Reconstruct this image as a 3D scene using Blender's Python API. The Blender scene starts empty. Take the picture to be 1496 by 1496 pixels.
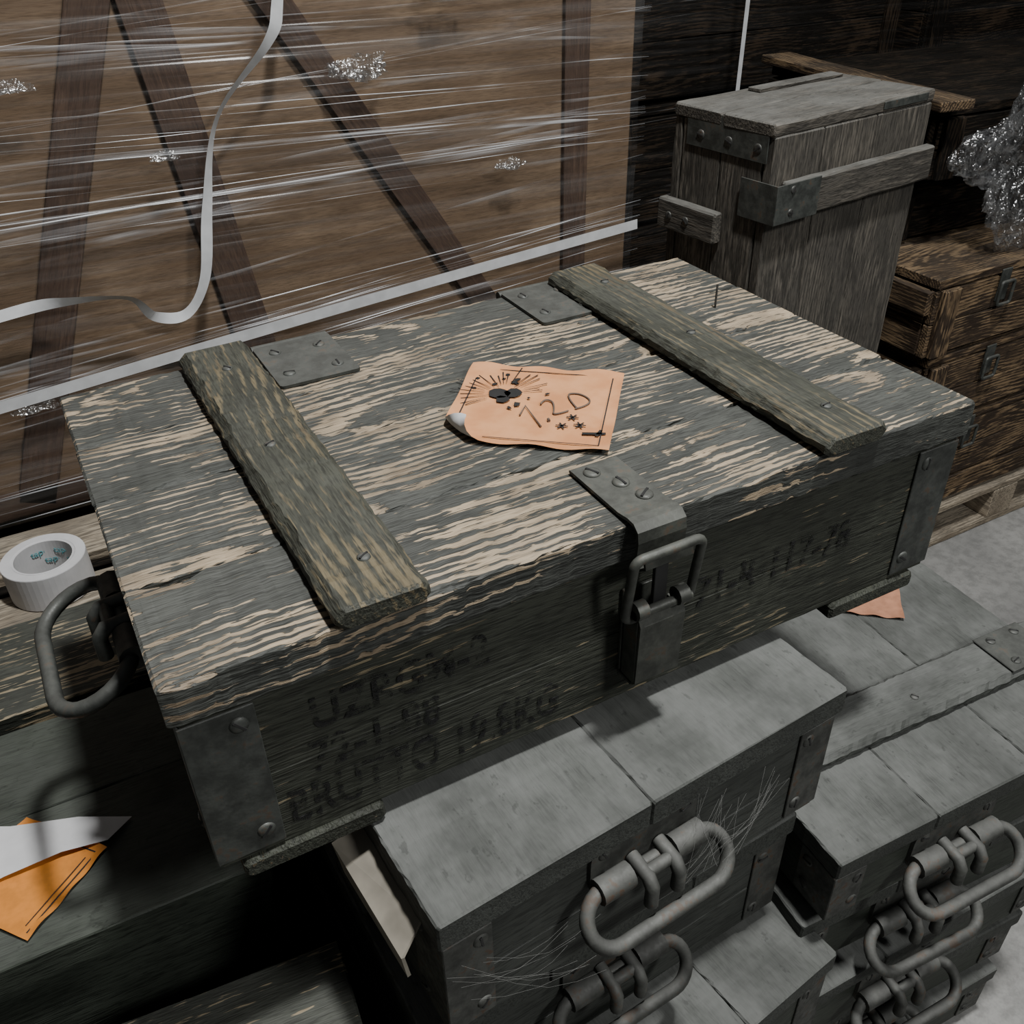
import bpy, math, random
from mathutils import Matrix, Vector
import mathutils, bmesh
random.seed(7)
D=bpy.data; SC=bpy.context.scene; COL=SC.collection
FLOOR=-1.05
# ------------------------------------------------------------------ node helpers
class NT:
    def __init__(s,name):
        s.m=D.materials.new(name); s.m.use_nodes=True; s.t=s.m.node_tree; s.t.nodes.clear()
        s.out=s.n('ShaderNodeOutputMaterial')
    def n(s,typ,**k):
        x=s.t.nodes.new(typ)
        for a,b in k.items(): setattr(x,a,b)
        return x
    def l(s,a,b): s.t.links.new(a,b)
    def setin(s,sock,v):
        if isinstance(v,bpy.types.NodeSocket): s.l(v,sock)
        else: sock.default_value=v
    def math(s,op,a,b=0.0,c=None,clamp=False):
        x=s.n('ShaderNodeMath',operation=op); x.use_clamp=clamp
        s.setin(x.inputs[0],a); s.setin(x.inputs[1],b)
        if c is not None: s.setin(x.inputs[2],c)
        return x.outputs[0]
    def vmul(s,v,k):
        x=s.n('ShaderNodeVectorMath',operation='MULTIPLY'); s.l(v,x.inputs[0]); x.inputs[1].default_value=k; return x.outputs[0]
    def noise(s,v,scale=1,detail=2,rough=.5):
        x=s.n('ShaderNodeTexNoise'); s.l(v,x.inputs['Vector']); x.inputs['Scale'].default_value=scale
        x.inputs['Detail'].default_value=detail; x.inputs['Roughness'].default_value=rough; return x.outputs[0]
    def mix(s,f,a,b):
        x=s.n('ShaderNodeMix',data_type='RGBA'); s.setin(x.inputs[0],f)
        for i,c in ((6,a),(7,b)):
            if isinstance(c,bpy.types.NodeSocket): s.l(c,x.inputs[i])
            else: x.inputs[i].default_value=(*c,1)
        return x.outputs[2]
    def smooth(s,v,lo,hi,a=0,b=1):
        x=s.n('ShaderNodeMapRange',interpolation_type='SMOOTHSTEP'); s.setin(x.inputs[0],v)
        x.inputs[1].default_value=lo;x.inputs[2].default_value=hi;x.inputs[3].default_value=a;x.inputs[4].default_value=b
        return x.outputs[0]
    def bsdf(s,col,rough=.6,metal=0,spec=.5,bump=None,bs=.5,bd=.002):
        p=s.n('ShaderNodeBsdfPrincipled')
        if isinstance(col,bpy.types.NodeSocket): s.l(col,p.inputs['Base Color'])
        else: p.inputs['Base Color'].default_value=(*col,1)
        s.setin(p.inputs['Roughness'],rough); s.setin(p.inputs['Metallic'],metal)
        p.inputs['Specular IOR Level'].default_value=spec
        if bump is not None:
            b=s.n('ShaderNodeBump'); b.inputs['Strength'].default_value=bs; b.inputs['Distance'].default_value=bd
            s.l(bump,b.inputs['Height']); s.l(b.outputs[0],p.inputs['Normal'])
        return p
    def fin(s,p): s.l(p.outputs[0],s.out.inputs[0]); return s.m

def objcoord(t):
    tc=t.n('ShaderNodeTexCoord'); oi=t.n('ShaderNodeObjectInfo')
    cx=t.n('ShaderNodeCombineXYZ'); t.l(t.math('MULTIPLY',oi.outputs['Random'],13.0),cx.inputs[0])
    a=t.n('ShaderNodeVectorMath',operation='ADD'); t.l(tc.outputs['Object'],a.inputs[0]); t.l(cx.outputs[0],a.inputs[1])
    return tc.outputs['Object'],a.outputs[0],oi.outputs['Random']

def wood(name,paint,bare,wear=0.0,patchk=.9,dust=(.3,.3,.28),dustk=.15,period=.0062,rough=.62,sk=.35,hk=2.3,spec=.3,
         dark=(.06,.04,.025),bumps=.6,side=0.0,gc=1.0,full=False,wob=1.0,sharp=.10,scuff=0.0):
    t=NT(name); obj,P,rnd=objcoord(t)
    sep=t.n('ShaderNodeSeparateXYZ'); t.l(obj,sep.inputs[0])
    geo=t.n('ShaderNodeNewGeometry'); sn=t.n('ShaderNodeSeparateXYZ'); t.l(geo.outputs['Normal'],sn.inputs[0])
    up=t.smooth(sn.outputs[2],.3,.95)
    n1=t.math('SUBTRACT',t.noise(t.vmul(P,(2.2,9,9)),1,1),.5)
    n2=t.math('SUBTRACT',t.noise(t.vmul(P,(3.2,2,2)),1,0),.5)
    hi=t.math('SUBTRACT',t.noise(t.vmul(P,(17,240,240)),1,2,.6),.5)
    hf=t.math('SUBTRACT',t.noise(t.vmul(P,(70,620,620)),1,1,.6),.5)
    yo=t.math('MULTIPLY',t.math('SUBTRACT',rnd,.5),.12)
    y=t.math('ADD',t.math('ADD',sep.outputs[1],yo),t.math('MULTIPLY',n1,.030*wob))
    z=t.math('ADD',t.math('ADD',sep.outputs[2],.035),t.math('MULTIPLY',n2,.075*wob))
    rad=t.math('SQRT',t.math('ADD',t.math('MULTIPLY',y,y),t.math('MULTIPLY',z,z)))
    rad=t.math('ADD',rad,t.math('MULTIPLY',hi,.0035))
    s=t.math('SINE',t.math('MULTIPLY',rad,6.2832/period))
    patch=t.math('SUBTRACT',t.noise(t.vmul(P,(6,12,12)),1,2,.55),.5)
    v=t.math('ADD',t.math('MULTIPLY',s,sk),t.math('MULTIPLY',patch,patchk*2))
    v=t.math('ADD',v,t.math('MULTIPLY',hi,hk)); v=t.math('ADD',v,t.math('MULTIPLY',hf,.9)); v=t.math('ADD',v,wear)
    if side: v=t.math('SUBTRACT',v,t.math('MULTIPLY',t.math('SUBTRACT',1.0,up),side))
    mask=t.smooth(v,-sharp*.4,sharp)
    big=t.noise(t.vmul(P,(9,13,13)),1,3,.6)
    pc=t.mix(t.smooth(big,.3,.7),tuple(c*(1-.25*gc) for c in paint),tuple(c*(1+.3*gc) for c in paint))
    pc=t.mix(t.smooth(t.math('ADD',hi,hf),-.3,.1),tuple(c*(1-.5*gc) for c in paint),pc)
    grain=t.smooth(t.math('ADD',t.math('MULTIPLY',s,.3),t.math('ADD',t.math('MULTIPLY',hf,1.5),hi)),-.5,.5)
    bc=t.mix(grain,tuple(c*(1-.42*gc) for c in bare),tuple(min(1,c*(1+.15*gc)) for c in bare))
    bc=t.mix(t.smooth(big,.42,.70,0,.65),bc,dark)
    col=t.mix(mask,pc,bc)
    dn=t.smooth(t.noise(t.vmul(P,(11,17,17)),1,4,.68),.28,.72,.3,1)
    df=t.math('MULTIPLY',t.math('MULTIPLY',up,dn),dustk)
    col=t.mix(df,col,dust)
    if scuff:
        sc=t.noise(t.vmul(P,(55,90,90)),1,3,.7)
        col=t.mix(t.smooth(sc,.62,.70,0,scuff),col,tuple(c*.35 for c in paint))
    h=t.math('ADD',t.math('MULTIPLY',hi,.9),t.math('MULTIPLY',hf,.5))
    if full: h=t.math('ADD',h,t.math('MULTIPLY',mask,-.55))
    return t.fin(t.bsdf(col,rough,0,spec,h,bumps,.0022))

def painted_metal(name,paint,rust=(.10,.055,.03),rk=.25,dust=(.3,.3,.28),dustk=.2,rough=.5,metal=.15):
    t=NT(name); obj,P,rnd=objcoord(t)
    a=t.noise(P,38,4,.65); b=t.noise(P,160,2,.6)
    col=t.mix(t.smooth(a,.35,.65),tuple(c*.65 for c in paint),tuple(c*1.35 for c in paint))
    col=t.mix(t.smooth(t.math('ADD',a,t.math('MULTIPLY',b,.5)),.84,.96,0,rk*2),col,rust)
    geo=t.n('ShaderNodeNewGeometry'); sn=t.n('ShaderNodeSeparateXYZ'); t.l(geo.outputs['Normal'],sn.inputs[0])
    col=t.mix(t.math('MULTIPLY',t.smooth(sn.outputs[2],.2,.95),dustk),col,dust)
    return t.fin(t.bsdf(col,t.smooth(b,.3,.7,rough-.08,rough+.12),metal,.4,t.math('ADD',a,t.math('MULTIPLY',b,.4)),.35,.0015))

def plain(name,c,rough=.7,nscale=40,amp=.2,metal=0,bump=.2,spec=.4):
    t=NT(name); obj,P,rnd=objcoord(t); a=t.noise(P,nscale,3,.6)
    col=t.mix(t.smooth(a,.3,.7),tuple(x*(1-amp) for x in c),tuple(min(1,x*(1+amp)) for x in c))
    return t.fin(t.bsdf(col,rough,metal,spec,a,bump,.001))

M={}
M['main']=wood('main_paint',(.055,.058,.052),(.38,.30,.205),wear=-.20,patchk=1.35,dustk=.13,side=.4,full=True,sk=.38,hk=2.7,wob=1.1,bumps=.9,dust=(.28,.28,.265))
M['mainbat']=wood('batten_paint',(.050,.052,.040),(.135,.11,.064),wear=-.22,patchk=.9,dustk=.09,sk=.25,side=.3,sharp=.35)
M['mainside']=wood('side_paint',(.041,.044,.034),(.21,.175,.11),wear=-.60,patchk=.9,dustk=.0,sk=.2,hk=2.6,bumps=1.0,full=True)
M['grey']=wood('grey_green_paint',(.052,.056,.050),(.28,.225,.15),wear=-1.3,patchk=.8,dust=(.19,.195,.187),dustk=.66,sk=.1,bumps=.35,rough=.72,gc=.9,scuff=.35)
M['green']=wood('dark_green_paint',(.040,.047,.037),(.28,.225,.14),wear=-1.12,patchk=.8,dust=(.14,.15,.135),dustk=.4,sk=.15,bumps=.35,scuff=.4)
M['greenworn']=wood('worn_green_paint',(.046,.050,.040),(.31,.25,.16),wear=-.28,patchk=.9,dustk=.12,sk=.2)
M['oldwood']=wood('weathered_wood',(.066,.060,.051),(.125,.111,.092),wear=.0,patchk=1.1,dust=(.25,.25,.235),dustk=.55,sk=.1,rough=.8,sharp=.6,dark=(.03,.026,.02),scuff=.5)
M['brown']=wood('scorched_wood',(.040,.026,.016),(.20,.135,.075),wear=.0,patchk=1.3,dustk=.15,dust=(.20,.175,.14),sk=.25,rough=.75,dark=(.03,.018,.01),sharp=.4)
M['brownshade']=wood('shaded_brown_wood',(.009,.0075,.006),(.022,.016,.011),wear=-.1,patchk=1.2,dustk=.02,sk=.3,rough=.8,sharp=.3,spec=.1)  # brown wood darkened: shade of the upper and back stacks put into its colour
M['pallet']=wood('pallet_wood',(.23,.19,.14),(.38,.32,.24),wear=.2,patchk=.8,dustk=.2,sk=.2,rough=.8,sharp=.5)
M['ply']=wood('plywood',(.12,.078,.047),(.205,.142,.09),wear=.05,patchk=1.8,dustk=0,sk=.15,hk=1.3,period=.03,rough=.7,bumps=.12,dark=(.10,.064,.04),gc=.45,sharp=1.2)
M['brace']=wood('brace_wood',(.058,.035,.024),(.088,.054,.036),wear=0,patchk=1,dustk=0,sk=.1,hk=1,rough=.7,bumps=.15,gc=.5,sharp=.8)
M['metal']=painted_metal('painted_steel',(.050,.054,.049),dustk=.16)
M['metalside']=painted_metal('bracket_steel',(.054,.057,.049),dustk=.16)
M['metalgrey']=painted_metal('dusty_steel',(.060,.062,.056),dustk=.28,dust=(.24,.24,.23),rough=.65,rk=.35)
M['bare']=painted_metal('old_steel',(.08,.08,.075),rk=.5,dustk=.2,metal=.6)
M['black']=plain('black_ink',(.02,.02,.02),.7)
M['pencil']=plain('pencil_mark',(.13,.10,.08),.7)
M['orange']=plain('orange_paper',(.42,.20,.12),.65,60,.15)
M['orange2']=plain('orange_print',(.64,.235,.04),.6,60,.12)
M['white']=plain('white_paper',(.62,.62,.63),.6,30,.06)
M['strap']=plain('white_strap',(.52,.53,.54),.5,30,.1)
M['card']=plain('cardboard',(.28,.255,.21),.8,25,.2)
M['blue']=plain('blue_print',(.12,.38,.42),.6)
M['dark']=plain('dark_steel',(.02,.02,.02),.6)
M['web']=plain('cobweb',(.22,.22,.21),.9)
t=NT('stencil_ink'); obj,P,r=objcoord(t); a=t.noise(t.vmul(P,(50,150,50)),1,3,.65)
p=t.bsdf((.010,.010,.010),.7); tr=t.n('ShaderNodeBsdfTransparent'); mx=t.n('ShaderNodeMixShader')
t.l(t.smooth(a,.36,.57,.22,1),mx.inputs[0]); t.l(p.outputs[0],mx.inputs[1]); t.l(tr.outputs[0],mx.inputs[2]); t.l(mx.outputs[0],t.out.inputs[0]); M['ink']=t.m
t=NT('concrete'); tc=t.n('ShaderNodeTexCoord'); P=tc.outputs['Object']
a=t.noise(P,3,4,.65); b=t.noise(P,45,3,.7)
col=t.mix(t.smooth(a,.3,.7),(.25,.248,.24),(.38,.375,.36)); col=t.mix(t.smooth(b,.35,.7,0,.45),col,(.14,.14,.135))
M['concrete']=t.fin(t.bsdf(col,.8,0,.3,b,.3,.003))
t=NT('dark_wall'); tc=t.n('ShaderNodeTexCoord'); a=t.noise(tc.outputs['Object'],2,2)
M['wall']=t.fin(t.bsdf(t.mix(a,(.012,.012,.013),(.03,.03,.031)),.9))

def film(name,haze=(.02,.12),rough=.22):
    t=NT(name); tc=t.n('ShaderNodeTexCoord'); sep=t.n('ShaderNodeSeparateXYZ'); t.l(tc.outputs['Object'],sep.inputs[0])
    X,Y,Z=sep.outputs; X=t.math('ADD',X,Y)
    c=t.n('ShaderNodeCombineXYZ'); t.l(t.math('MULTIPLY',X,.9),c.inputs[0]); t.l(t.math('MULTIPLY',t.math('ADD',Z,t.math('MULTIPLY',X,.02)),55),c.inputs[2])
    n=t.noise(c.outputs[0],1,2,.6)
    hz=t.smooth(n,.42,.75,haze[0],haze[1])
    bp=t.n('ShaderNodeBump'); bp.inputs['Strength'].default_value=.7; bp.inputs['Distance'].default_value=.012; t.l(n,bp.inputs['Height'])
    gl=t.n('ShaderNodeBsdfGlossy'); gl.inputs['Roughness'].default_value=rough; t.l(bp.outputs[0],gl.inputs['Normal'])
    df=t.n('ShaderNodeBsdfDiffuse'); df.inputs['Color'].default_value=(.6,.61,.62,1)
    m1=t.n('ShaderNodeMixShader'); m1.inputs[0].default_value=.4; t.l(gl.outputs[0],m1.inputs[1]); t.l(df.outputs[0],m1.inputs[2])
    tr=t.n('ShaderNodeBsdfTransparent'); tr.inputs[0].default_value=(.97,.97,.97,1)
    m3=t.n('ShaderNodeMixShader'); t.l(hz,m3.inputs[0]); t.l(tr.outputs[0],m3.inputs[1]); t.l(m1.outputs[0],m3.inputs[2])
    t.l(m3.outputs[0],t.out.inputs[0]); return t.m
M['film']=film('stretch_film',(.015,.14)); M['film2']=film('stretch_film_thin',(.0,.05),.3)
def crease(name,lo,hi,a0=.40,a1=.70):
    t=NT(name); tc=t.n('ShaderNodeTexCoord'); n=t.noise(t.vmul(tc.outputs['Object'],(5,5,60)),1,2,.6)
    p=t.bsdf((.74,.76,.79),.25,0,.9); tr=t.n('ShaderNodeBsdfTransparent'); mx=t.n('ShaderNodeMixShader')
    t.l(t.smooth(n,a0,a1,lo,hi),mx.inputs[0]); t.l(tr.outputs[0],mx.inputs[1]); t.l(p.outputs[0],mx.inputs[2]); t.l(mx.outputs[0],t.out.inputs[0]); return t.m
M['crease']=crease('film_crease',.05,.72); M['crease2']=crease('film_crease_dim',.0,.16)
t=NT('crumpled_film'); tc=t.n('ShaderNodeTexCoord'); n=t.noise(tc.outputs['Object'],26,3,.7)
gl=t.n('ShaderNodeBsdfGlossy'); gl.inputs['Roughness'].default_value=.2
bp=t.n('ShaderNodeBump'); bp.inputs['Strength'].default_value=1; bp.inputs['Distance'].default_value=.02; t.l(n,bp.inputs['Height']); t.l(bp.outputs[0],gl.inputs['Normal'])
df=t.n('ShaderNodeBsdfTranslucent'); df.inputs['Color'].default_value=(.6,.62,.64,1)
m1=t.n('ShaderNodeMixShader'); m1.inputs[0].default_value=.35; t.l(gl.outputs[0],m1.inputs[1]); t.l(df.outputs[0],m1.inputs[2])
tr=t.n('ShaderNodeBsdfTransparent'); mx=t.n('ShaderNodeMixShader'); t.l(t.smooth(n,.40,.64,.10,.6),mx.inputs[0]); t.l(tr.outputs[0],mx.inputs[1]); t.l(m1.outputs[0],mx.inputs[2]); t.l(mx.outputs[0],t.out.inputs[0]); M['crumple']=t.m

# ------------------------------------------------------------------ mesh helpers
def empty(name,loc=(0,0,0),rz=0.0):
    o=D.objects.new(name,None); COL.objects.link(o); o.location=loc; o.rotation_euler=(0,0,rz); o.empty_display_size=.05; return o
def addmesh(name,vs,fs,mat,parent=None,mw=None,smooth=False):
    me=D.meshes.new(name); me.from_pydata([tuple(v) for v in vs],[],fs); me.update()
    if smooth: me.polygons.foreach_set('use_smooth',[True]*len(me.polygons))
    if mat is not None: me.materials.append(mat)
    o=D.objects.new(name,me); COL.objects.link(o)
    if parent: o.parent=parent
    if mw is not None: o.matrix_local=mw
    return o
AX={'X':Matrix.Identity(4),'Y':Matrix.Rotation(math.pi/2,4,'Z'),'Z':Matrix.Rotation(-math.pi/2,4,'Y')}
def plank(name,l,w,t,c,ax,mat,parent,ch=.002,jit=.0006,seg=None,rot=None,endch=None,chips=0):
    """board, length l along local X; grain follows X. ax tells which parent axis X maps to"""
    if seg is None: seg=max(4,int(l/.03))
    if chips: seg=int(l/.007)
    vs=[];fs=[]
    e=ch if endch is None else endch
    xs=[-l/2]+[-l/2+e+(l-2*e)*i/seg for i in range(seg+1)]+[l/2]
    for i,x in enumerate(xs):
        end=i in (0,len(xs)-1)
        ww=w/2-(e*.8 if end else 0); tt=t/2-(e*.8 if end else 0)
        sa=ch;sb=ch
        if chips:
            na=mathutils.noise.noise(Vector((x*28+c[1]*50,c[0],1))); nb_=mathutils.noise.noise(Vector((x*28+c[1]*50,c[0],9)))
            sa=ch*(1+max(0,na-.1)*chips); sb=ch*(1+max(0,nb_-.1)*chips)
        sa=min(sa,tt*.9,ww*.9); sb=min(sb,tt*.9,ww*.9)
        s2=min(ch,tt*.9)
        prof=[(-ww,-tt+s2),(-ww,tt-sa),(-ww+sa,tt),(ww-sb,tt),(ww,tt-sb),(ww,-tt+s2),(ww-s2,-tt),(-ww+s2,-tt)]
        for (a,b) in prof:
            vs.append((x+random.uniform(-jit,jit)*.5,a+random.uniform(-jit,jit),b+random.uniform(-jit,jit)*.6))
    n=len(xs)
    for i in range(n-1):
        for j in range(8):
            a=i*8+j;b=i*8+(j+1)%8
            fs.append((a,a+8,b+8,b))
    fs.append(tuple(range(8))); fs.append(tuple(reversed(range((n-1)*8,n*8))))
    mw=Matrix.Translation(c)@(rot if rot is not None else AX[ax])
    return addmesh(name,vs,fs,mat,parent,mw)
def box(name,size,c,mat,parent,ch=.001,rot=None):
    return plank(name,size[0],size[1],size[2],c,'X',mat,parent,ch=min(ch,min(size)*.3),jit=0,seg=1,rot=rot)
def rod(name,pts,r,mat,parent,cyclic=False,smooth=False,res=4):
    cu=D.curves.new(name,'CURVE'); cu.dimensions='3D'; cu.bevel_depth=r; cu.bevel_resolution=res; cu.use_fill_caps=True
    if smooth:
        sp=cu.splines.new('NURBS'); sp.points.add(len(pts)-1)
        for i,p in enumerate(pts): sp.points[i].co=(*p,1)
        sp.order_u=3; sp.use_endpoint_u=True; sp.use_cyclic_u=cyclic; sp.resolution_u=6
    else:
        sp=cu.splines.new('POLY'); sp.points.add(len(pts)-1)
        for i,p in enumerate(pts): sp.points[i].co=(*p,1)
        sp.use_cyclic_u=cyclic; sp.use_smooth=True
    cu.materials.append(mat); o=D.objects.new(name,cu); COL.objects.link(o)
    if parent: o.parent=parent
    return o
def screw(c,nrm,mat,parent,r=.0062,ang=None):
    if ang is None: ang=random.uniform(0,3.1)
    vs=[];fs=[];N=16
    rings=[(r,0),(r*.96,.0009),(r*.7,.0018),(r*.3,.0022)]
    for (a,h) in rings:
        for i in range(N):
            th=2*math.pi*i/N; vs.append((a*math.cos(th),a*math.sin(th),h))
    for k in range(len(rings)-1):
        for i in range(N):
            j=(i+1)%N; fs.append((k*N+i,k*N+j,(k+1)*N+j,(k+1)*N+i))
    fs.append(tuple(range(3*N,4*N)))
    q=Vector(nrm).to_track_quat('Z','Y').to_matrix().to_4x4()
    mw=Matrix.Translation(c)@q@Matrix.Rotation(ang,4,'Z')
    addmesh('screw',vs,fs,mat,parent,mw,True)
    box('screw_slot',(r*1.7,r*.28,.0012),(0,0,0),M['dark'],parent,.0001,rot=None).matrix_local=mw@Matrix.Translation((0,0,.002))
def text(body,size,mat,parent,mw,ext=.0002,sx=1.0):
    cu=D.curves.new('marking','FONT'); cu.body=body; cu.size=size; cu.extrude=ext; cu.materials.append(mat); cu.space_character=1.05
    cu.offset=size*.018
    o=D.objects.new('marking_text',cu); COL.objects.link(o); o.parent=parent; o.matrix_local=mw@Matrix.Diagonal((sx,1,1,1)); return o
def rplate(name,w,h,t,r,mw,mat,par):
    """plate with rounded corners in local XY"""
    pts=[]
    for cx,cy,a0 in ((w/2-r,h/2-r,0),(-w/2+r,h/2-r,90),(-w/2+r,-h/2+r,180),(w/2-r,-h/2+r,270)):
        for k in range(6):
            a=math.radians(a0+k*18); pts.append((cx+r*math.cos(a),cy+r*math.sin(a)))
    n=len(pts); vs=[(x,y,-t/2) for x,y in pts]+[(x,y,t/2) for x,y in pts]
    fs=[tuple(reversed(range(n))),tuple(range(n,2*n))]+[(i,(i+1)%n,n+(i+1)%n,n+i) for i in range(n)]
    return addmesh(name,vs,fs,mat,par,mw)

def handle(par,c,mat,w=.145,out=.055,ang=math.radians(35),s=1.0):
    cx,cy,cz=c
    rplate('handle_plate',.11*s,.058*s,.004*s,.014*s,Matrix.Translation((cx-.0015*s,cy,cz+.012*s))@Matrix(((0,0,1,0),(1,0,0,0),(0,1,0,0),(0,0,0,1))),mat,par)
    for sy in (-1,1):
        screw((cx-.0033*s,cy+sy*.042*s,cz+.030*s),(-1,0,0),mat,par,.006*s)
        rod('handle_knuckle',[(cx-.012*s,cy+sy*.022*s,cz),(cx-.012*s,cy+sy*.054*s,cz)],.0115*s,mat,par)
        rod('handle_stop',[(cx-.004,cy+sy*.014*s,cz+.008*s),(cx-.026*s,cy+sy*.014*s,cz+.006*s),(cx-.032*s,cy+sy*.014*s,cz-.002*s),(cx-.032*s,cy+sy*.014*s,cz-.022*s)],.0062*s,mat,par)
    rod('handle_stop_bar',[(cx-.022*s,cy-.014*s,cz+.006*s),(cx-.022*s,cy+.014*s,cz+.006*s)],.0055*s,mat,par)
    o=Vector((-math.cos(ang),0,-math.sin(ang))); base=Vector((cx-.012*s,cy,cz))
    pts=[];R=out*s/2; hw=w*s/2-R
    for i in range(13):
        th=-math.pi/2+math.pi*i/12; pts.append(base+o*(R+R*math.sin(th))+Vector((0,hw+R*math.cos(th),0)))
    for i in range(13):
        th=math.pi/2+math.pi*i/12; pts.append(base+o*(R+R*math.sin(th))+Vector((0,-hw+R*math.cos(th),0)))
    rod('handle_loop',pts,.0064*s,mat,par,cyclic=True)

def crate(name,L,W,H,loc,rz,lid,side,bat,metal,bats=(.113,.535),bw=.068,bh=.018,nl=3,lt=.034,handles=True,
          hinges=(),latch=False,skids=True,hz=.45,hs=1.0,brk=True,hout=.055,hcy=None,jit=.0007,nb=2,hang_ang=35,bk=.05,lw=None,chips=0):
    """origin: lid-top, front-left corner."""
    P=empty(name,loc,rz); o=.006
    ws=[1+random.uniform(-.15,.15) for _ in range(nl)] if lw is None else lw
    tot=sum(ws); y=0
    for k in range(len(ws)):
        w=W*ws[k]/tot; plank('lid_board',L+random.uniform(-.001,.001),w-.0005,lt,(L/2,y+w/2,-lt/2-random.uniform(0,.0005)),'X',lid,P,ch=.0014,jit=jit,chips=chips,endch=.002); y+=w
    for bx in bats:
        plank('lid_batten',W+.004,bw,bh,(bx+bw/2,W/2-.004,bh/2-.0005),'Y',bat,P,ch=.006,jit=.0009,endch=.003,chips=chips*.5)
        for yy in (.09,.5,.86): screw((bx+bw*random.uniform(.4,.6),W*yy,bh-.0006),(0,0,1),metal,P,.005)
    wt=.02; zt=-lt-.002; hb=H-lt-.002; hh=hb/nb
    for k in range(nb):
        zc=zt-hh*(k+.5)
        plank('front_wall',L-2*o,hh-.0006,wt,(L/2,o+wt/2,zc),'X',side,P,ch=.0009,jit=.0004,rot=Matrix.Rotation(math.pi/2,4,'X'))
        plank('back_wall',L-2*o,hh-.0006,wt,(L/2,W-o-wt/2,zc),'X',side,P,ch=.0009,jit=.0004,rot=Matrix.Rotation(math.pi/2,4,'X'))
        for xx in (o+wt/2,L-o-wt/2):
            plank('end_wall',W-2*o-2*wt,hh-.0006,wt,(xx,W/2,zc),'Y',side,P,ch=.0009,jit=.0004,rot=AX['Y']@Matrix.Rotation(math.pi/2,4,'X'))
    box('bottom_board',(L-.05,W-.05,.012),(L/2,W/2,-H+.006),side,P)
    if skids:
        for bx in (.02,L-.02-.11):
            plank('skid',W-.002,.11,.018,(bx+.055,W/2,-H-.009),'Y',side,P,ch=.003)
    if brk:
        z0=zt-.004; z1=-H+.006; h=z0-z1; zc=(z0+z1)/2
        for xs,sg in ((o,1),(L-o,-1)):
            for ys,sy in ((o,-1),(W-o,1)):
                box('corner_plate',(bk,.0022,h),(xs+sg*(bk/2-.002),ys+sy*.0012,zc),metal,P,.0008)
                box('corner_plate_end',(.0022,bk*.85,h),(xs-sg*.0012,ys-sy*(bk*.425-.002),zc),metal,P,.0008)
                for zz in (z0-.014,z1+.018):
                    screw((xs+sg*bk*.72,ys+sy*.0022,zz),(0,sy,0),metal,P,.0068)
                    screw((xs-sg*.0022,ys-sy*bk*.6,zz),(-sg,0,0),metal,P,.0068)
    for hx in hinges:
        hw=.08; rplate('hinge_plate',hw,.098,.003,.004,Matrix.Translation((hx+hw/2,W-.048,.0020)),metal,P)
        rod('hinge_barrel',[(hx,W+.006,-.003),(hx+hw,W+.006,-.003)],.006,metal,P)
        for a,b in ((.2,.25),(.8,.22),(.22,.78),(.78,.75)): screw((hx+hw*a,W-.097+.098*b,.0034),(0,0,1),metal,P,.0062)
    if handles:
        cy=W/2 if hcy is None else hcy
        handle(P,(o,cy,-H*hz),metal,out=hout,s=hs,ang=math.radians(hang_ang))
    return P

# ------------------------------------------------------------------ MAIN CRATE
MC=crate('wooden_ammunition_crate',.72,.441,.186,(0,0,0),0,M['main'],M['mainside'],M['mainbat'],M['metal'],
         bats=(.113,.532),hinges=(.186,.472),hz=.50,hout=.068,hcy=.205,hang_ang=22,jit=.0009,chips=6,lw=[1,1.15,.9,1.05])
def strip_profile(name,prof,x0,x1,th,mat,par):
    vs=[];fs=[];n=len(prof)
    for i,(y,z) in enumerate(prof):
        a=Vector(prof[max(0,i-1)]);b=Vector(prof[min(n-1,i+1)]);d=(b-a).normalized();nn=Vector((-d.y,d.x))
        for x in (x0,x1):
            vs.append((x,y,z)); vs.append((x,y+nn.x*th,z+nn.y*th))
    for i in range(n-1):
        a=i*4;b=a+4
        fs+=[(a,a+2,b+2,b),(a+1,b+1,b+3,a+3),(a,b,b+1,a+1),(a+2,a+3,b+3,b+2)]
    fs+=[(0,1,3,2),((n-1)*4,(n-1)*4+2,(n-1)*4+3,(n-1)*4+1)]
    return addmesh(name,vs,fs,mat,par)
hp=[(.082,.0035),(.08,.0045),(.012,.0045),(.0,.0065),(-.008,.006),(-.014,.001),(-.0155,-.008),(-.0145,-.022),(-.019,-.028),(-.024,-.024),(-.022,-.018)]
strip_profile('latch_hasp',hp,.341,.385,.0028,M['metalside'],MC)
for x,y in ((.354,.068),(.366,.045),(.372,.022)): screw((x,y,.0048),(0,0,1),M['metalside'],MC,.0072)
def rrect(x0,x1,z0,z1,y,r,ytop=None):
    pts=[]
    for cx,cz,a0 in ((x1-r,z1-r,0),(x0+r,z1-r,90),(x0+r,z0+r,180),(x1-r,z0+r,270)):
        for k in range(5):
            a=math.radians(a0+k*22.5); z=cz+r*math.sin(a); f=(z-z0)/(z1-z0)
            pts.append((cx+r*math.cos(a),y+(0 if ytop is None else (ytop-y)*f),z))
    return pts
rod('latch_bail',rrect(.332,.394,-.078,-.014,-.016,.007,-.025),.0040,M['metalside'],MC,True)
rod('latch_pin',[(.338,-.020,-.072),(.392,-.020,-.072)],.0042,M['metalside'],MC)
for x in (.343,.382): rod('latch_ear',[(x-.005,-.020,-.068),(x+.005,-.020,-.068)],.008,M['metalside'],MC)
lp=[(.004,-.150),(-.014,-.150),(-.019,-.146),(-.021,-.085),(-.018,-.079),(-.012,-.078)]
strip_profile('latch_lever',lp,.343,.386,.0022,M['metalside'],MC)
box('latch_lever_cheek',(.002,.018,.066),(.344,-.010,-.115),M['metalside'],MC,.0005)
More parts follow.
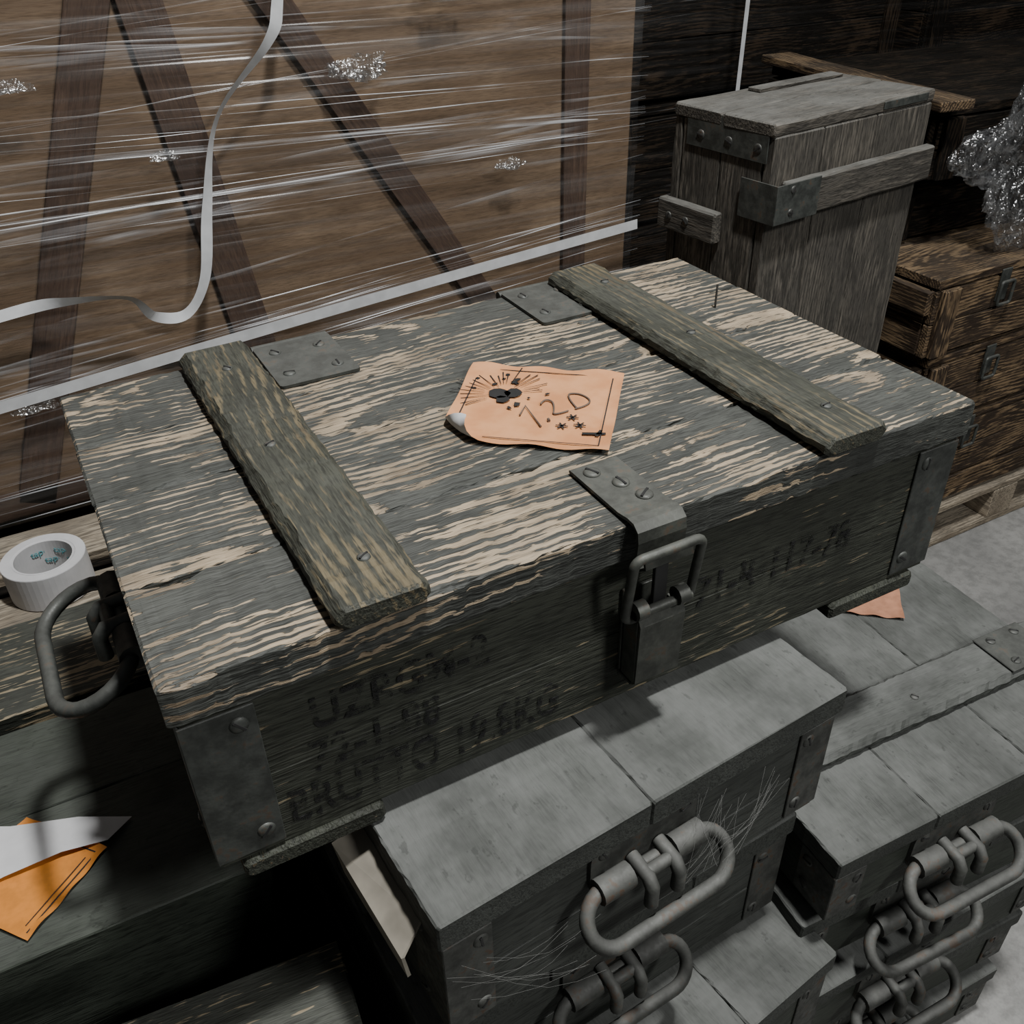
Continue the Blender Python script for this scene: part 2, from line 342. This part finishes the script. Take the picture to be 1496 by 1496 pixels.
box('latch_lever_cheek',(.002,.018,.066),(.385,-.010,-.115),M['metalside'],MC,.0005)
box('latch_base',(.04,.003,.09),(.3635,.0035,-.11),M['metalside'],MC,.0005)
box('latch_tongue',(.012,.004,.05),(.3635,-.0155,-.055),M['dark'],MC,.0005)
FR=Matrix.Rotation(math.pi/2,4,'X')
def stencil(s,x,z,size,sx=1,rot=0): text(s,size,M['ink'],MC,Matrix.Translation((x,.0050,z))@FR@Matrix.Rotation(rot,4,'Z'),.0004,sx)
stencil('UZRGM-2',.088,-.086,.042,.74); stencil('72-1-88',.082,-.126,.042,.74); stencil('BRUTTO 19.8KG',.060,-.171,.050,.60)
stencil('71-R-117-78',.42,-.118,.045,.74)
rod('bent_nail',[(.657,.29,-.002),(.657,.29,.02),(.658,.291,.026)],.0012,M['bare'],MC)

# ------------------------------------------------------------------ HAZARD LABEL on lid
def label(name,corner,ex,ey,side,z,matf,curl=True,par=None):
    N=24;vs=[];fs=[];ex=Vector((*ex,0)).normalized();ey=Vector((*ey,0)).normalized();C=Vector((*corner,z))
    for i in range(N+1):
        for j in range(N+1):
            u=i/N;v=j/N
            h=.0006+.0009*(math.sin(u*9+v*4)+1)*abs(u-.5)*2*.9+.0008*(math.sin(v*13)+1)*(abs(v-.5)*2)**3
            ed=max(abs(u-.5),abs(v-.5))*2
            h+=max(0,ed-.86)*.010*(1+math.sin(u*17+v*11))
            p=C+ex*(u*side)+ey*(v*side)
            if curl:
                d=(u+(1-v))*.7071
                if d<.19:
                    q=.19-d; Rr=.05; a=min(q/Rr,3.6); inn=(ex-ey).normalized()
                    p=p+inn*((q-Rr*math.sin(a))*side); h+=Rr*(1-math.cos(a))*side
            vs.append(p+Vector((0,0,h)))
    for i in range(N):
        for j in range(N):
            a=i*(N+1)+j; fs.append((a,a+1,a+N+2,a+N+1))
    return addmesh(name,vs,fs,matf,par,None,True)
t=NT('label_paper'); obj,P,r=objcoord(t); a=t.noise(P,30,3,.6); g=t.n('ShaderNodeNewGeometry')
col=t.mix(t.smooth(a,.3,.7),(.56,.245,.105),(.68,.33,.155)); col=t.mix(g.outputs['Backfacing'],col,(.6,.6,.6))
M['labelp']=t.fin(t.bsdf(col,.65,0,.3,a,.3,.0012))
exv=Vector((.113,-.093)).normalized(); eyv=Vector((exv.y,-exv.x))
LB=label('orange_hazard_label',(.364,.296),tuple(exv),tuple(eyv),.147,.001,M['labelp'])
me=LB.data
if me.polygons[300].normal.z<0: me.flip_normals()
def lp2(u,v,h=.0032):
    q=Vector((.364,.296))+exv*u*.147+eyv*v*.147; return Vector((q.x,q.y,h))
def inkstrip(a,b,w,par=LB,mat=M['black'],h=.0036,w2=None):
    a=Vector(a[:2]);b=Vector(b[:2]);d=(b-a).normalized();n=Vector((-d.y,d.x)); w2=w if w2 is None else w2
    addmesh('print_line',[(*(a+n*w/2),h),(*(a-n*w/2),h),(*(b-n*w2/2),h),(*(b+n*w2/2),h)],[(0,1,2,3)],mat,par)
e=.065
inkstrip(lp2(e,e),lp2(1-e,e),.0012);inkstrip(lp2(1-e,e),lp2(1-e,1-e),.0012);inkstrip(lp2(1-e,1-e),lp2(.26,1-e),.0012);inkstrip(lp2(e,.72),lp2(e,e),.0012)
bc=Vector((.360,.226))
for k in range(20):
    a=math.radians(-25+k*11+random.uniform(-4,4)); r0=random.uniform(.012,.022); r1=random.uniform(.034,.056)
    d=Vector((math.cos(a),math.sin(a))); inkstrip(bc+d*r0,bc+d*r1,.0004,w2=.0014)
def blob(c,r,n=10,irr=.3,par=LB,mat=M['black'],h=.0036,sq=1):
    vs=[(c[0]+r*(1+random.uniform(-irr,irr))*math.cos(2*math.pi*i/n),c[1]+sq*r*(1+random.uniform(-irr,irr))*math.sin(2*math.pi*i/n),h) for i in range(n)]
    addmesh('print_blob',vs,[tuple(range(n))],mat,par)
blob(bc+Vector((-.004,.002)),.010,12,.15); blob(bc+Vector((.008,-.003)),.008,10,.3); blob(bc+Vector((-.006,-.010)),.006,9,.4)
for k in range(12):
    a=random.uniform(0,6.28); rr=random.uniform(.020,.045); blob((bc.x+rr*math.cos(a),bc.y+rr*math.sin(a)),random.uniform(.0016,.0034),5,.5)
rod('handwritten_mark',[(.352,.182,.0035),(.365,.195,.0035),(.358,.155,.0035)],.0008,M['pencil'],LB)
rod('handwritten_mark',[(.369,.160,.0035),(.370,.163,.0035)],.0014,M['pencil'],LB)
rod('handwritten_mark',[(.378,.190,.0035),(.385,.197,.0035),(.391,.190,.0035),(.384,.176,.0035),(.376,.166,.0035),(.393,.167,.0035)],.0008,M['pencil'],LB,smooth=True)
rod('handwritten_mark',[(.402,.166,.0035),(.406,.196,.0035),(.419,.191,.0035),(.422,.174,.0035),(.412,.166,.0035),(.400,.167,.0035)],.0008,M['pencil'],LB,smooth=True)
for (x,y) in ((.390,.155),(.374,.147),(.388,.140)):
    for k in range(3):
        a=k*math.pi/3+.3; d=Vector((math.cos(a),math.sin(a)))*.0055; inkstrip(Vector((x,y))-d,Vector((x,y))+d,.0017)
inkstrip((.382,.127),(.399,.116),.0035); inkstrip((.390,.117),(.399,.123),.003)

# ------------------------------------------------------------------ CENTRE STACK
rc=math.radians(90+4)
cz=-.206; dxs=[(0,0,0),(-.012,.012,-1.2),(.02,-.055,3),(0,0,0)]
for i in range(4):
    dx,dy,da=dxs[i]
    C_=crate('stacked_ammunition_crate',.70,.42,.160,(.543+dx,-.072+dy,cz-.18*i),rc+math.radians(da),M['grey'],M['green'] if i>1 else M['grey'],M['grey'],M['metalgrey'],
          bats=(.125,.50),handles=(i<3),skids=False,lw=[1.15,1.0] if i==0 else [1,1.2,.9],lt=.03,hz=.40,hout=.047,hang_ang=52,jit=.0005,hcy=.228,chips=1)
    if i==0:
        wr=random.Random(3)
        def web(a,b,n,sp,sag):
            a=Vector(a);b=Vector(b)
            for _ in range(n):
                p=a+Vector([wr.uniform(-sp,sp) for _ in range(3)]); q=b+Vector([wr.uniform(-sp,sp) for _ in range(3)]); p.x=min(p.x,-.002); q.x=min(q.x,-.002)
                mid=(p+q)/2+Vector((-.004,0,-sag*wr.random()))
                rod('cobweb_strand',[p,(p+mid)/2+Vector((0,0,-sag*.2)),mid,(q+mid)/2+Vector((0,0,-sag*.2)),q],.00007,M['web'],C_,res=0)
        web((-.01,.16,-.035),(-.03,.20,-.075),16,.018,.008)
        web((-.004,.10,-.05),(-.03,.17,-.07),10,.016,.012)
        web((-.005,.40,-.05),(-.03,.30,-.085),10,.02,.02)
box_p=empty('storage_pallet',(.33,.25,FLOOR))
for k in range(5): plank('pallet_deck_board',.8,.09,.02,(-.18+.09*k,0,.113),'Y',M['pallet'],box_p)
for k in (-.33,0,.33): plank('pallet_bearer',.46,.09,.10,(0,k,.052),'X',M['pallet'],box_p)
# ------------------------------------------------------------------ RIGHT STACK
rr=math.radians(87)
for i in range(5):
    C_=crate('stacked_ammunition_crate',.70,.44,.108,(.985-.008*i,-.135+.006*(i%2),-.42-.126*i),rr+math.radians((0,-1.5,.7,-1,0)[i]),M['grey'],M['green'],M['grey'],M['metalgrey'],
          bats=(.10,.50),handles=True,skids=False,nl=3,lt=.026,hz=.60,hout=.047,hang_ang=40,hs=1.08,jit=.0005,nb=1,hcy=.27,chips=1)
    if i==0:
        box('batten_plate',(.062,.075,.003),(.134,.05,.0195),M['metal'],C_,.001)
        for a,b in ((.115,.03),(.153,.03),(.115,.07),(.153,.07)): screw((a,b,.021),(0,0,1),M['metal'],C_,.006)
l2=label('orange_hazard_label',(.875,.235),(.75,-.66),(-.66,-.75),.085,-.4195,M['orange'],curl=False)
# ------------------------------------------------------------------ LEFT CRATES
rl=math.radians(-2)
for i in range(2):
    crate('green_storage_crate',.74,.29,.325,(-.69,.155,-.36-.345*i),rl,M['green'],M['green'],M['green'],M['metal'],bats=() if i==0 else (.1,.55),handles=False,skids=(i==0),nl=2,bh=.015,brk=False)
    crate('green_storage_crate',.70,.30,.305,(-.645,-.17,-.41-.32*i),math.radians(-6),M['greenworn'],M['green'],M['greenworn'],M['metal'],bats=() if i==0 else (.1,.55),handles=False,skids=(i==0),nl=2,bh=.012)
    crate('green_storage_crate',.74,.165,.335,(-.70,.440,-.352-.36*i),0,M['greenworn'],M['green'],M['greenworn'],M['metal'],bats=() if i==0 else (.1,.55),handles=False,skids=(i==0),nl=1,bh=.015)
l3=label('torn_orange_label',(-.082,.217),(-.77,-.64),(-.64,.77),.10,-.359,M['orange2'],curl=False)
def l3p(u,v):
    a=Vector((-.77,-.64)).normalized();b=Vector((-.64,.77)).normalized(); q=Vector((-.082,.217))+a*u*.1+b*v*.1; return q
inkstrip(l3p(.08,.06),l3p(.95,.06),.0014,par=l3,h=-.3560);inkstrip(l3p(.16,.12),l3p(.9,.12),.001,par=l3,h=-.3560);inkstrip(l3p(.08,.06),l3p(.08,.9),.0014,par=l3,h=-.3560)
vs=[(-.055,.243,-.357),(-.08,.222,-.352),(-.12,.228,-.350),(-.17,.228,-.352),(-.25,.22,-.356),(-.25,.34,-.358),(-.16,.285,-.352),(-.10,.262,-.350)]
addmesh('peeled_backing_sheet',vs,[(0,1,2,7),(7,2,3,6),(6,3,4,5)],M['white'],None,None,True)
vs=[(.092,.03,-.243),(.118,.03,-.234),(.124,-.070,-.240),(.104,-.082,-.252),(.098,.03,-.285),(.108,-.078,-.285)]
cb=addmesh('cardboard_sheet',vs,[(0,1,2,3),(0,3,5,4)],M['card'],None); sm=cb.modifiers.new('s','SOLIDIFY'); sm.thickness=.003

# ------------------------------------------------------------------ WRAPPED PALLET CRATE
WY=.90; WX0,WX1=-.80,.965; WZ0,WZ1=-.378,.75
WP=empty('wrapped_shipping_crate',(0,0,0))
plank('plywood_front',WX1-WX0,WZ1-WZ0,.012,((WX0+WX1)/2,WY+.006,(WZ0+WZ1)/2),'X',M['ply'],WP,jit=0,rot=Matrix.Rotation(math.pi/2,4,'X'))
plank('plywood_side',.7,WZ1-WZ0,.012,(WX1-.006,WY+.012+.35,(WZ0+WZ1)/2),'Y',M['ply'],WP,jit=0,rot=AX['Y']@Matrix.Rotation(math.pi/2,4,'X'))
plank('plywood_side',.7,WZ1-WZ0,.012,(WX0+.006,WY+.012+.35,(WZ0+WZ1)/2),'Y',M['ply'],WP,jit=0,rot=AX['Y']@Matrix.Rotation(math.pi/2,4,'X'))
plank('plywood_top',WX1-WX0,.72,.012,((WX0+WX1)/2,WY+.36,WZ1+.006),'X',M['ply'],WP,jit=0)
def brace(x0,z0,x1,z1,w,yy=0,mat='brace'):
    d=Vector((x1-x0,0,z1-z0)); l=d.length; d.normalize(); up=Vector((0,-1,0)); yv=up.cross(d)
    rot=Matrix(((d.x,yv.x,up.x,0),(d.y,yv.y,up.y,0),(d.z,yv.z,up.z,0),(0,0,0,1)))
    plank('brace',l,w,.010,((x0+x1)/2,WY-.005-yy,(z0+z1)/2),'X',M[mat],WP,ch=.001,jit=0,rot=rot)
brace(.853,-.37,.853,.75,.045)
brace(.215,.34,.312,-.36,.055)
brace(.21,.40,-.072,-.36,.05)
brace(.33,.36,.775,-.36,.042)
brace(-.28,-.37,-.28,.75,.06)
brace(-.60,-.35,-.30,.73,.05)
brace(WX0,-.356,WX1,-.356,.04)
N1,N2=90,60;vs=[];fs=[]
def fl(u,v):
    Lf=WX1-WX0+.02
    s=u*(Lf+.6); z=WZ0+v*(WZ1-WZ0+.02)
    w=mathutils.noise.noise(Vector((s*1.2,0,z*14+s*.8)))*.005
    if s<Lf: return (WX0-.01+s,WY-.020+w,z)
    return (WX1+.012+w,WY-.018+(s-Lf),z)
for i in range(N1+1):
    for j in range(N2+1): vs.append(fl(i/N1,j/N2))
for i in range(N1):
    for j in range(N2):
        a=i*(N2+1)+j; fs.append((a,a+N2+1,a+N2+2,a+1))
addmesh('stretch_film',vs,fs,M['film'],WP,None,True)
def creases(name,x0,x1,z0,z1,y,n,mat,par,seed,wmin=.0004,wmax=.0020):
    r_=random.Random(seed); vs=[];fs=[]
    bundles=[]
    for _ in range(n//5+1): bundles.append((r_.uniform(z0,z1),r_.uniform(-.05,.08),r_.uniform(x0,x1)))
    for k in range(n):
        bz,bs,bx=bundles[k//5]
        sl=bs+r_.uniform(-.03,.03); zc=bz+r_.gauss(0,.014)
        a=x0 if r_.random()<.6 else r_.uniform(x0,x1-.4); b=x1 if r_.random()<.6 else r_.uniform(a+.3,x1)
        w=r_.uniform(wmin,wmax)*(2.0 if r_.random()<.12 else 1); ph=r_.uniform(0,9); S=40; base=len(vs)
        for i in range(S+1):
            x=a+(b-a)*i/S; z=zc+sl*(x-bx)+.0025*math.sin(x*3+ph)+.0008*math.sin(x*17+ph)
            z=max(z0,min(z1,z)); tp_=min(1,i/6,(S-i)/6); ww=w*(.15+.85*tp_)*(1+.4*math.sin(x*9+ph))
            dy=.0015*math.sin(x*11+ph)
            vs+= [(x,y+dy,z+ww/2),(x,y+dy-.0012*tp_,z),(x,y+dy,z-ww/2)]
        for i in range(S):
            q=base+i*3; fs+=[(q,q+3,q+4,q+1),(q+1,q+4,q+5,q+2)]
    return addmesh(name,vs,fs,mat,par,None,True)
creases('film_creases',WX0,WX1+.008,WZ0+.01,.52,WY-.030,62,M['crease'],WP,5)
creases('film_creases_fine',WX0,WX1+.008,WZ0+.01,.52,WY-.028,80,M['crease2'],WP,8,.0015,.008)
def ribbon(name,pts,w,y,mat,par,tilt=.35,wave=.004):
    P_=[]
    n=len(pts)
    for i in range(n-1):
        p0=pts[max(0,i-1)];p1=pts[i];p2=pts[i+1];p3=pts[min(n-1,i+2)]
        for k in range(8):
            t_=k/8
            P_.append(tuple(.5*((2*p1[a])+(-p0[a]+p2[a])*t_+(2*p0[a]-5*p1[a]+4*p2[a]-p3[a])*t_**2+(-p0[a]+3*p1[a]-3*p2[a]+p3[a])*t_**3) for a in (0,1)))
    P_.append(pts[-1]); vs=[];fs=[]
    for i,(x,z) in enumerate(P_):
        a=P_[max(0,i-1)];b=P_[min(len(P_)-1,i+1)]; d=Vector((b[0]-a[0],b[1]-a[1])).normalized(); nn=Vector((-d.y,d.x))*w/2
        tw=tilt*math.sin(i*.15); yy=y+wave*math.sin(i*.23); c_=math.cos(tw*1.6); s_=math.sin(tw*1.6)*w/2
        vs.append((x+nn.x*c_,yy-s_,z+nn.y*c_)); vs.append((x-nn.x*c_,yy+s_,z-nn.y*c_))
    for i in range(len(P_)-1): fs.append((2*i,2*i+1,2*i+3,2*i+2))
    return addmesh(name,vs,fs,mat,par,None,True)
ribbon('loose_strap',[(.42,.50),(.41,.38),(.384,.267),(.363,.221),(.285,.139),(.249,.03),(.2256,-.0614),(.1915,-.11),(.15,-.1057),(.1217,-.07),(.0495,-.0597),(-.036,-.065),(-.3,-.10),(-.6,-.12)],.015,.858,M['strap'],WP,.6,.006)
ribbon('tight_strap',[(-.80,-.25),(-.5,-.225),(-.07,-.188),(.4,-.152),(.965,-.115)],.017,.864,M['strap'],WP,.0,0)
def crump(name,c,sc,seed,amp=.4,par=None,sub=5):
    bm=bmesh.new(); bmesh.ops.create_icosphere(bm,subdivisions=sub,radius=1)
    for v in bm.verts:
        n=mathutils.noise.noise(v.co*1.6+Vector((seed,0,0)))*amp*1.3+abs(mathutils.noise.noise(v.co*5+Vector((0,seed,0))))*amp*.7+abs(mathutils.noise.noise(v.co*12+Vector((0,seed,0))))*amp*.35
        v.co=Vector((v.co.x*sc[0],v.co.y*sc[1],v.co.z*sc[2]))*(1+n)
    me=D.meshes.new(name); bm.to_mesh(me); bm.free(); me.materials.append(M['crumple'])
    o=D.objects.new(name,me); COL.objects.link(o); o.location=c
    if par: o.parent=par
    return o
for k,(x,z,w_) in enumerate(((.494,.18,.032),(.62,.27,.03),(.21,.10,.014),(.05,.20,.02),(.72,.02,.018),(-.03,-.20,.02))):
    crump('film_knot',(x,WY-.033,z),(w_,.004,w_*.35),k*3.1,.8,WP,4)
PL=empty('wooden_pallet',(0,0,-.38))
for k in range(6): plank('pallet_deck_board',1.85,.10,.018,(.08,.66+.15*k,-.010),'X',M['pallet'],PL)
for k in (-.75,.08,.9): plank('pallet_bearer',.86,.10,.085,(k,1.05,-.063),'Y',M['pallet'],PL)
for k in range(3): plank('pallet_bottom_board',1.85,.10,.018,(.08,.70+.34*k,-.115),'X',M['pallet'],PL)
crate('green_storage_crate',1.75,.80,.50,(-.80,.65,-.51),0,M['brownshade'],M['brownshade'],M['brownshade'],M['metal'],bats=(),handles=False,skids=True,nl=5)
vs=[];fs=[];N=48
prof=[(.040,0),(.052,0),(.0525,.001),(.0525,.049),(.052,.05),(.040,.05),(.0385,.049),(.0385,.001)]
for i in range(N):
    a=2*math.pi*i/N
    for r_,z_ in prof: vs.append((r_*math.cos(a),r_*math.sin(a),z_))
for i in range(N):
    for j in range(8): fs.append((i*8+j,((i+1)%N)*8+j,((i+1)%N)*8+(j+1)%8,i*8+(j+1)%8))
tp=addmesh('packing_tape_roll',vs,fs,M['white'],None,Matrix.Translation((-.078,.700,-.380)),False)
vs=[];fs=[]
for i in range(N):
    a=2*math.pi*i/N
    for r_,z_ in ((.0386,.0005),(.0386,.0495),(.036,.0495),(.036,.0005)): vs.append((r_*math.cos(a),r_*math.sin(a),z_))
for i in range(N):
    for j in range(4): fs.append((i*4+j,((i+1)%N)*4+j,((i+1)%N)*4+(j+1)%4,i*4+(j+1)%4))
addmesh('tape_core',vs,fs,M['white'],tp)
for k in range(5):
    a=math.radians(105-k*24)
    cu=D.curves.new('core_print','FONT'); cu.body='tape'; cu.size=.013; cu.extrude=.0002; cu.materials.append(M['blue'])
    o=D.objects.new('core_print',cu); COL.objects.link(o); o.parent=tp
    n=Vector((-math.cos(a),-math.sin(a),0)); xax=Vector((math.sin(a),-math.cos(a),0))
    o.matrix_local=Matrix(((xax.x,0,n.x,.0345*math.cos(a)-xax.x*.007),(xax.y,0,n.y,.0345*math.sin(a)-xax.y*.007),(0,1,0,.031-.014*(k%2)),(0,0,0,1)))

# ------------------------------------------------------------------ UPRIGHT CRATE
UC=empty('upright_wooden_crate',(1.043,.637,.08),math.radians(7))
uw,ud,uh=.39,.213,.75
xs=[0,.115,.245,uw]
for k in range(3):
    w=xs[k+1]-xs[k]
    for yy in (.009,ud-.009):
        plank('side_board',uh-.02,w-.002,.018,(xs[k]+w/2,yy,-.02-uh/2+.01),'Z',M['oldwood'],UC,ch=.002,jit=.0008,rot=AX['Z']@Matrix.Rotation(math.pi/2,4,'X'))
for xx in (.010,uw-.010):
    for k in range(2):
        plank('narrow_board',uh-.02,(ud-.04)/2-.001,.018,(xx,.02+(ud-.04)/4*(1+2*k),-.02-uh/2+.01),'Z',M['oldwood'],UC,ch=.002,jit=.0008)
for k in range(2):
    plank('end_board',uw+.006,ud/2-.001,.02,(uw/2,ud/4*(1+2*k),-.010),'X',M['oldwood'],UC,ch=.003,jit=.001)
plank('end_board_bottom',uw,ud,.02,(uw/2,ud/2,-uh+.01),'X',M['oldwood'],UC,ch=.003)
plank('top_edge_batten',uw*.55,.028,.006,(uw*.66,ud-.03,.003),'X',M['oldwood'],UC,ch=.001)
plank('band_batten',uw-.02,.056,.02,(uw/2+.015,-.010,-.115),'X',M['oldwood'],UC,ch=.003,jit=.0008,rot=Matrix.Rotation(math.pi/2,4,'X'))
plank('band_batten',ud-.08,.05,.02,(-.010,ud-.06,-.175),'Y',M['oldwood'],UC,ch=.003,rot=AX['Y']@Matrix.Rotation(math.pi/2,4,'X'))
box('band_steel',(.10,.002,.060),(.045,-.0215,-.115),M['metal'],UC,.0006)
box('band_steel',(.002,.075,.060),(-.0055,.015,-.115),M['metal'],UC,.0006)
box('corner_steel',(.002,ud*.8,.055),(-.0012,ud*.45,-.032),M['metal'],UC,.0006)
box('corner_steel',(uw*.3,.002,.012),(uw*.8,-.0012,-.008),M['metal'],UC,.0006)
for yy in (.03,.09,.15): screw((-.002,yy,-.04),(-1,0,0),M['bare'],UC,.008)
for yy in (.15,.19): screw((-.021,yy,-.175),(-1,0,0),M['bare'],UC,.007)
for zz in (-.095,-.13): screw((.03,-.0225,zz),(0,-1,0),M['bare'],UC,.006)
crate('brown_wooden_crate',.55,.30,.36,(1.00,.60,-.672),math.radians(7),M['brownshade'],M['brownshade'],M['brownshade'],M['metal'],bats=(),handles=False,skids=True,nl=3)

# ------------------------------------------------------------------ BROWN STACK (right)
def bcrate(name,x,y,ztop,L,W,H,mat,rz=0,latch=True):
    P=empty(name,(x,y,ztop),rz)
    for k in range(3): plank('lid_board',L,W/3-.002,.02,(L/2,W/6*(1+2*k),-.010),'X',mat,P,ch=.002,jit=.001)
    for k in range(2):
        hh=(H-.03)/2; zc=-.024-hh*(k+.5)
        for yy in (.012,W-.012): plank('wall_board',L-.004,hh-.002,.018,(L/2,yy,zc),'X',mat,P,ch=.002,rot=Matrix.Rotation(math.pi/2,4,'X'))
        for xx in (.011,L-.011): plank('end_board',W-.045,hh-.002,.018,(xx,W/2,zc),'Y',mat,P,ch=.002,rot=AX['Y']@Matrix.Rotation(math.pi/2,4,'X'))
    for xx in (.035,L-.035): plank('post',H-.03,.05,.014,(xx,-.004,-.022-(H-.03)/2),'Z',mat,P,ch=.002,rot=AX['Z']@Matrix.Rotation(math.pi/2,4,'X'))
    plank('end_batten',W-.02,.05,.016,(-.007,W/2,-.05),'Y',mat,P,ch=.002,rot=AX['Y']@Matrix.Rotation(math.pi/2,4,'X'))
    box('base_board',(L-.05,W-.05,.01),(L/2,W/2,-H+.007),mat,P)
    if latch:
        for lx in (.20,):
            box('latch_plate',(.03,.004,.07),(lx,-.002,-.045),M['metal'],P,.001)
            rod('latch_ring',rrect(lx-.02,lx+.02,-.085,-.035,-.012,.006),.0035,M['metal'],P,True)
    return P
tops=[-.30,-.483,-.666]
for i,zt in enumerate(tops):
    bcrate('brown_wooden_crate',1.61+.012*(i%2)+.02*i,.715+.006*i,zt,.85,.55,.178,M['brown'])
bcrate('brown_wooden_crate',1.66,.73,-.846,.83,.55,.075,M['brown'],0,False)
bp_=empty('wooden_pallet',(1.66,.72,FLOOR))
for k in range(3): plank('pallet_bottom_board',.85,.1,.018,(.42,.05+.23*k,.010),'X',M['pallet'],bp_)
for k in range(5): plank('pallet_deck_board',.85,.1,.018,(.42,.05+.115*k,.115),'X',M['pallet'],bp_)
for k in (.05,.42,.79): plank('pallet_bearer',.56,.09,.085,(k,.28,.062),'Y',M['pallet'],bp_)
bcrate('brown_wooden_crate',1.66,.92,-.15,.80,.45,.148,M['brownshade'],math.radians(-4),False)
bcrate('brown_wooden_crate',1.66,.84,.0,.80,.53,.148,M['brownshade'],math.radians(-4),False)
pb=plank('loose_board',.60,.08,.018,(1.68,1.09,.012),'Y',M['brown'],None,rot=Matrix.Rotation(math.radians(82),4,'Z'))
cf=crump('crumpled_plastic_film',(1.90,.775,-.10),(.18,.05,.14),3,.5)
cf.rotation_euler=(0,math.radians(-20),0)
# ------------------------------------------------------------------ BACK STACKS
for j in range(5):
    bcrate('brown_wooden_crate',1.35+.02*(j%2),1.55,-.40+.30*j,.95,.55,.29,M['brownshade'],0,False)
    bcrate('brown_wooden_crate',2.36,1.50+.03*(j%2),-.40+.30*j,.95,.55,.29,M['brownshade'],0,False)
bcrate('brown_wooden_crate',1.35,1.55,-.70,1.9,.55,.345,M['brownshade'],0,False)
SF=empty('stretch_film_sheet',(0,0,0))
N1,N2=40,40;vs=[];fs=[]
for i in range(N1+1):
    for j in range(N2+1):
        u=i/N1;v=j/N2; w=mathutils.noise.noise(Vector((u*6,0,v*30)))*.012
        vs.append((1.36+u*2.0,1.47+w,-.9+v*1.75))
for i in range(N1):
    for j in range(N2):
        a=i*(N2+1)+j; fs.append((a,a+N2+1,a+N2+2,a+1))
addmesh('film',vs,fs,M['film2'],SF,None,True)
creases('film_creases',1.36,3.3,-.3,.8,1.455,40,M['crease2'],SF,11,.001,.004)
ribbon('hanging_strap',[(1.655,.9),(1.65,.5),(1.645,.0),(1.64,-.4)],.012,1.42,M['strap'],None,.0,0)

# ------------------------------------------------------------------ ROOM
def slab(name,x0,x1,y0,y1,z0,z1,mat):
    vs=[(x,y,z) for x in (x0,x1) for y in (y0,y1) for z in (z0,z1)]
    return addmesh(name,vs,[(0,1,3,2),(4,6,7,5),(0,4,5,1),(2,3,7,6),(0,2,6,4),(1,5,7,3)],mat)
slab('floor',-4,7,-4,6,FLOOR-.1,FLOOR,M['concrete'])
slab('wall_back',-4,7,6,6.1,FLOOR,3.5,M['wall'])
slab('wall_right',7,7.1,-4,6.1,FLOOR,3.5,M['wall'])
slab('wall_left',-4.1,-4,-4,6.1,FLOOR,3.5,M['wall'])
addmesh('wood_chip',[(2.02,.50,FLOOR+.002),(2.10,.47,FLOOR+.002),(2.13,.51,FLOOR+.01),(2.05,.54,FLOOR+.006)],[(0,1,2,3)],M['brace'])

# ------------------------------------------------------------------ LIGHT
def area(name,loc,target,size,power,col=(1,1,1)):
    l=D.lights.new(name,'AREA'); l.shape='DISK'; l.size=size; l.energy=power; l.color=col
    o=D.objects.new(name,l); COL.objects.link(o); o.location=loc
    o.rotation_euler=(Vector(target)-Vector(loc)).to_track_quat('-Z','Y').to_euler(); return o
area('ceiling_lamp',(.62,-.22,2.3),(.4,.25,-.2),.2,80,(1,1,.985))
area('front_fill_light',(1.3,-2.1,2.0),(.4,.6,-.2),.5,44,(1,1,.985))  # added soft fill for front faces and wrapped crate, on the latch shadow's light side
w=D.worlds.new('world'); w.use_nodes=True; w.node_tree.nodes['Background'].inputs[0].default_value=(.96,.99,1,1); w.node_tree.nodes['Background'].inputs[1].default_value=.075
SC.world=w
# ------------------------------------------------------------------ CAMERA
R=Matrix(((0.87594,-0.48206,-0.01877),(-0.2879,-0.49113,-0.82213),(0.3871,0.72554,-0.56899)))
m=Matrix((R[0],-R[1],-R[2])).transposed().to_4x4(); m.translation=(.0008,-.4577,.4047)
cam=D.cameras.new('camera'); cam.sensor_width=36; cam.lens=36*1372.1/1496; cam.clip_start=.01
co=D.objects.new('camera',cam); COL.objects.link(co); co.matrix_world=m; SC.camera=co
